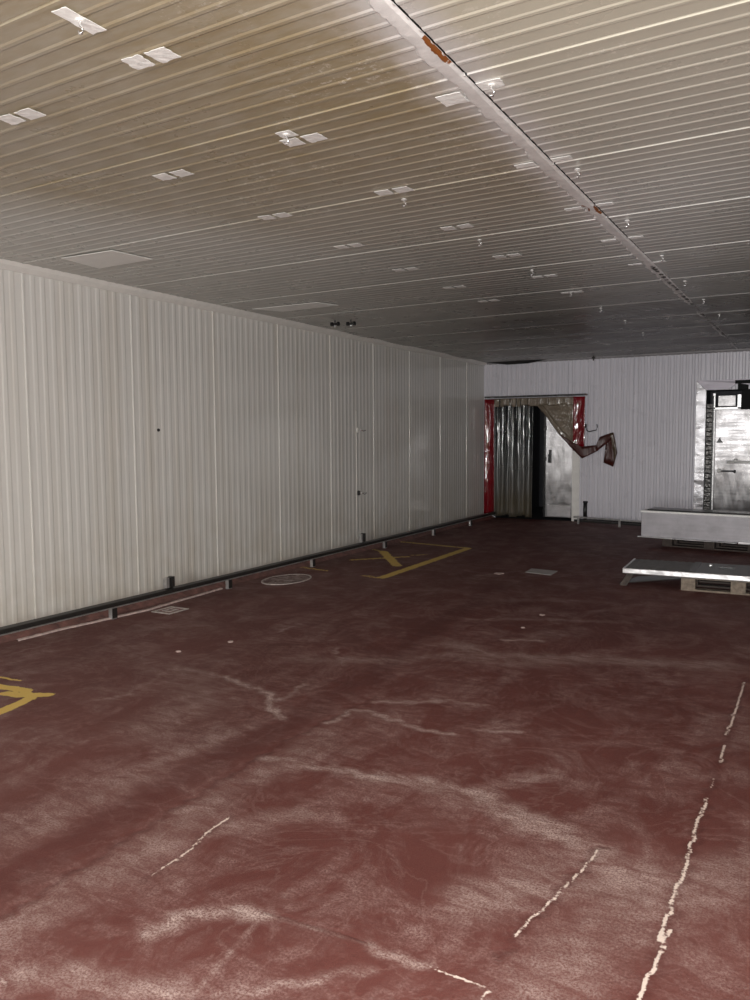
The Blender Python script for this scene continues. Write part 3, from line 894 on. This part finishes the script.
# two black valves hanging by the wall
for i, (x, y) in enumerate(((-4.937, 7.863), (-4.761, 7.926))):
    t = root('pipe_valve', (x, y, H + 0.0), ('left one of the two black pipe fittings under the ceiling', 'right one of the two black pipe fittings under the ceiling')[i], 'pipe fitting', 'black fittings under the ceiling')
    t.scale = (0.62, 0.62, 0.62)
    obj('stem', tube(bmesh.new(), [(0, 0, 0), (0, 0, -0.06)], 0.014), 'black', t)
    obj('body', tube(bmesh.new(), [(-0.055, 0, -0.075), (-0.02, 0, -0.075), (0, 0, -0.075), (0.02, 0, -0.075), (0.055, 0, -0.075)], [0.02, 0.018, 0.026, 0.018, 0.02], 12), 'black', t)
    for s in (-1, 1):
        obj('flange', tube(bmesh.new(), [(s*0.05, 0, -0.075), (s*0.085, 0, -0.075)], 0.038, 14), 'black', t)
    obj('pipe', tube(bmesh.new(), [(0, 0, -0.09), (0, 0, -0.125)], 0.010), 'chrome', t)

# small bolt under the ceiling at the back wall
t = root('ceiling_bolt', (-3.40, YB-0.25, H), 'short threaded bolt hanging from the ceiling above the back wall', 'bolt')
obj('rod', tube(bmesh.new(), [(0, 0, 0), (0, 0, -0.09)], 0.012), 'dark_steel', t)
obj('nut', tube(bmesh.new(), [(0, 0, -0.03), (0, 0, -0.055)], 0.026, 6), 'dark_steel', t)

# ------------------------------------------------------------------ things set in or lying on the floor
def ring(bm, pts_out, pts_in, z0, z1):
    a = [bm.verts.new((x, y, z0)) for x, y in pts_out]; b = [bm.verts.new((x, y, z1)) for x, y in pts_out]
    c = [bm.verts.new((x, y, z1)) for x, y in pts_in]; d = [bm.verts.new((x, y, z0)) for x, y in pts_in]
    n = len(a)
    for i in range(n):
        j = (i+1) % n
        bm.faces.new((a[i], a[j], b[j], b[i])); bm.faces.new((b[i], b[j], c[j], c[i])); bm.faces.new((c[i], c[j], d[j], d[i]))
    return bm
M['pale_rim'] = simple('worn_metal_rim', (0.52, 0.46, 0.44), 0.5, 0.2, var=0.4, scale=40)
t = root('drain_cover', (-4.905, 5.06, 0), 'small square drain cover with a pale metal rim set in the floor', 'drain cover')
def sq(r): return [(-4.905 + r*sx, 5.07 + r*sy*1.15) for sx, sy in ((-1,-1),(1,-1),(1,1),(-1,1))]
child('rim', ring(bmesh.new(), sq(0.105), sq(0.082), -0.001, 0.006), 'pale_rim', t)
child('lid', B(-4.987, -4.823, 4.978, 5.162, -0.001, 0.003), 'curb', t)
child('grate', ring(bmesh.new(), sq(0.048), sq(0.030), 0.002, 0.007), 'pale_rim', t)
t = root('manhole_cover', (-4.88, 6.86, 0), 'round worn manhole cover with a pale rim beside the wall rail', 'manhole cover')
def circ(r, n=48): return [(-4.89 + r*math.cos(2*math.pi*k/n)*0.85, 6.78 + r*math.sin(2*math.pi*k/n)*1.25) for k in range(n)]
child('rim', ring(bmesh.new(), circ(0.265), circ(0.248), -0.001, 0.006), 'pale_rim', t)
k = NT('worn_manhole_lid')
n1 = k.noise(7, k.coord(), 6, 0.7, 1.5)
k.l(k.mix(k.ramp(n1, 0.42, 0.62), (0.10, 0.035, 0.03), (0.46, 0.38, 0.36)), k.b.inputs['Base Color']); k.set(Roughness=0.55)
M['lid'] = k.m
bm = bmesh.new(); poly_slab(bm, [(x, y, 0.0005) for x, y in circ(0.247)], (0, 0, 1), 0.003)
child('lid', bm, 'lid', t)
bm = bmesh.new(); poly_slab(bm, [(-2.808,8.36,0.0), (-2.503,8.30,0.0), (-2.513,8.588,0.0), (-2.823,8.62,0.0)], (0, 0, 1), 0.004)
M['card'] = simple('grey_card', (0.38, 0.36, 0.36), 0.6, var=0.15)
o = obj('cardboard_sheet', bm, 'card'); tag(o, 'flat pale grey sheet lying alone on the dark floor', 'sheet')
for i, (x, y, s) in enumerate(((-3.03, 8.15, 0.07), (-2.0, 6.4, 0.03), (-3.75, 4.48, 0.03), (-3.9, 4.1, 0.025), (-2.0, 5.9, 0.02))):
    bm = bmesh.new()
    poly_slab(bm, [(x + s*math.cos(a)*random.uniform(0.6, 1), y + s*math.sin(a)*random.uniform(0.6, 1), 0) for a in (0.2, 1.3, 2.5, 3.6, 5.0)], (0, 0, 1), 0.006)
    o = obj('debris_chip', bm, 'mortar')
    tag(o, ('largest pale chip of debris, left of the grey sheet on the floor', 'small pale chip on the open floor behind the long tide marks', 'pale chip on the floor between the drain cover and the tide marks',
            'small chip on the floor nearest the left yellow marking', 'tiny chip on the floor in the middle of the room')[i], 'debris', 'chips of debris on the floor')

# ------------------------------------------------------------------ pallets and panels
def pallet(loc, rz, L, D, hgt, label, wood='wood'):
    t = root('wooden_pallet', loc, label, 'pallet', 'pallets under the steel panels', rz)
    bh = hgt - 0.036
    for j, y in enumerate((0.0, D/2 - 0.05, D - 0.10)):
        obj('bottom_board', B(0, L, y, y+0.10, 0, 0.018), wood if j == 0 else 'wood_shaded', t, bevel=0.002)  # rear boards and blocks take the shade-darkened wood
        for x in (0, L/2 - 0.06, L - 0.13):
            obj('block', B(x, x+0.13, y, y+0.10, 0.018, bh), wood if j == 0 else 'wood_shaded', t, bevel=0.003)
    n = 5
    for i in range(3):
        x = (0, L/2 - 0.06, L-0.13)[i]
        obj('stringer', B(x, x+0.13, 0, D, bh, bh+0.018), wood, t, bevel=0.002)
    for i in range(n):
        y = i*(D-0.10)/(n-1)
        obj('deck_board', B(0, L, y, y+0.10, bh+0.018, bh+0.036), wood if i == 0 else 'wood_shaded', t, bevel=0.002)
    return t
# nearer one
pallet((-1.15, 8.07, 0), math.radians(2.0), 1.0, 0.62, 0.135, 'grey wooden pallet under the flat steel-edged panel, nearer of two')
pm = Matrix.Translation((-1.665, 7.94, 0.137)) @ Matrix.Rotation(math.radians(2.5), 4, 'Z')
t = root('insulated_panel', (-1.665, 7.94, 0.137), 'flat ribbed panel with bright steel edge lying on the nearer pallet', 'panel', None, math.radians(2.5))
M['edge'] = steel('bright_edge_steel', (0.80, 0.79, 0.80), 0.34, (3, 3, 3), 0.18, 0.15)
bm = bmesh.new()
ribbed(bm, rib_profile(0.02, 0.60, 0.0, 1.1, 16, 0.004, 0.3, 0.15), [0.02, 0.66], lambda t_, off, u: (t_, u, 0.058 + off))
box(bm, 0.01, 2.3, 0.01, 0.67, 0.006, 0.056)
M['panel_top'] = simple('dull_ribbed_sheet', (0.17, 0.165, 0.165), 0.6, 0.0)
M['panel_reflection'] = simple('dark_reflection', (0.03, 0.028, 0.03), 0.3, 0.0)
obj('core', bm, 'panel_top', t, recalc=False)
bm = B(0, 2.32, -0.012, 0.01, 0.012, 0.062); box(bm, -0.01, 0.01, -0.012, 0.68, 0.012, 0.062)
obj('edge_strip', bm, 'edge', t, bevel=0.006)
obj('cross_strip', B(0.60, 0.66, 0.012, 0.67, 0.056, 0.066), 'dark_steel', t, bevel=0.003)
obj('reflection_sheet', B(0.66, 2.3, 0.012, 0.67, 0.056, 0.061), 'panel_reflection', t)  # dark reflection on the panel top, laid on as a coloured sheet
bm = bmesh.new(); bmesh.ops.create_uvsphere(bm, u_segments=12, v_segments=8, radius=0.02, matrix=Matrix.Translation((0.76, 0.42, 0.075)))
obj('knob', bm, 'chrome', t, smooth=True)
bm = B(0.84, 0.98, 0.38, 0.41, 0.061, 0.075)
obj('latch_bar', bm, 'black', t, bevel=0.003)
# bent sheet sticking out below it
bm = bmesh.new()
poly_slab(bm, [(-1.75, 8.16, 0.002), (-1.70, 8.20, 0.002), (-1.19, 8.42, 0.05), (-1.19, 8.70, 0.05), (-1.66, 8.60, 0.002)], (0, 0, 1), 0.008)
o = obj('bent_sheet', bm, 'dark_steel'); tag(o, 'thin bent metal sheet poking out beneath the flat panel, left of its pallet', 'sheet')
bm = bmesh.new(); poly_slab(bm, [(-1.73, 8.06, 0), (-1.66, 8.06, 0), (-1.60, 8.10, 0.115), (-1.66, 8.10, 0.125)], (0, 1, 0), 0.03)
o = obj('wood_offcut', bm, 'wood_shaded'); tag(o, 'small wood offcut propping the left tip of the flat panel', 'offcut')
# farther one
rz = math.radians(-7)
pallet((-1.85, 11.20, 0), rz, 1.2, 0.6, 0.135, 'shaded wooden pallet beneath the long grey steel casing, farther of two', 'wood_shaded')
t = root('steel_casing', (-2.085, 10.98, 0.137), 'long light grey steel casing with folded rims on the farther pallet', 'casing', None, rz)
M['casing'] = steel('casing_sheet', (0.50, 0.48, 0.51), 0.5, (1.5, 1.5, 1.5), 0.12, 0.25)
M['casing'].node_tree.nodes['Principled BSDF'].inputs['Metallic'].default_value = 0.35
bm = B(0, 2.7, 0, 0.42, 0.01, 0.345)
obj('body', bm, 'casing', t, bevel=0.008)
bm = B(-0.005, 2.7, -0.018, 0.002, 0.335, 0.36); box(bm, -0.005, 2.7, 0.0, 0.04, 0.345, 0.36); box(bm, -0.005, 0.02, 0.0, 0.42, 0.345, 0.36)
obj('top_rim', bm, 'tape', t, bevel=0.004)
bm = B(-0.04, 0.42, -0.035, 0.002, 0.0, 0.016); box(bm, 0.42, 1.2, -0.03, 0.002, -0.0, 0.01)
box(bm, 1.22, 2.7, -0.04, 0.002, 0.0, 0.03)
obj('bottom_rim', bm, 'edge', t, bevel=0.003)
obj('lid_recess', B(0.06, 2.66, 0.06, 0.39, 0.346, 0.375), 'black', t)
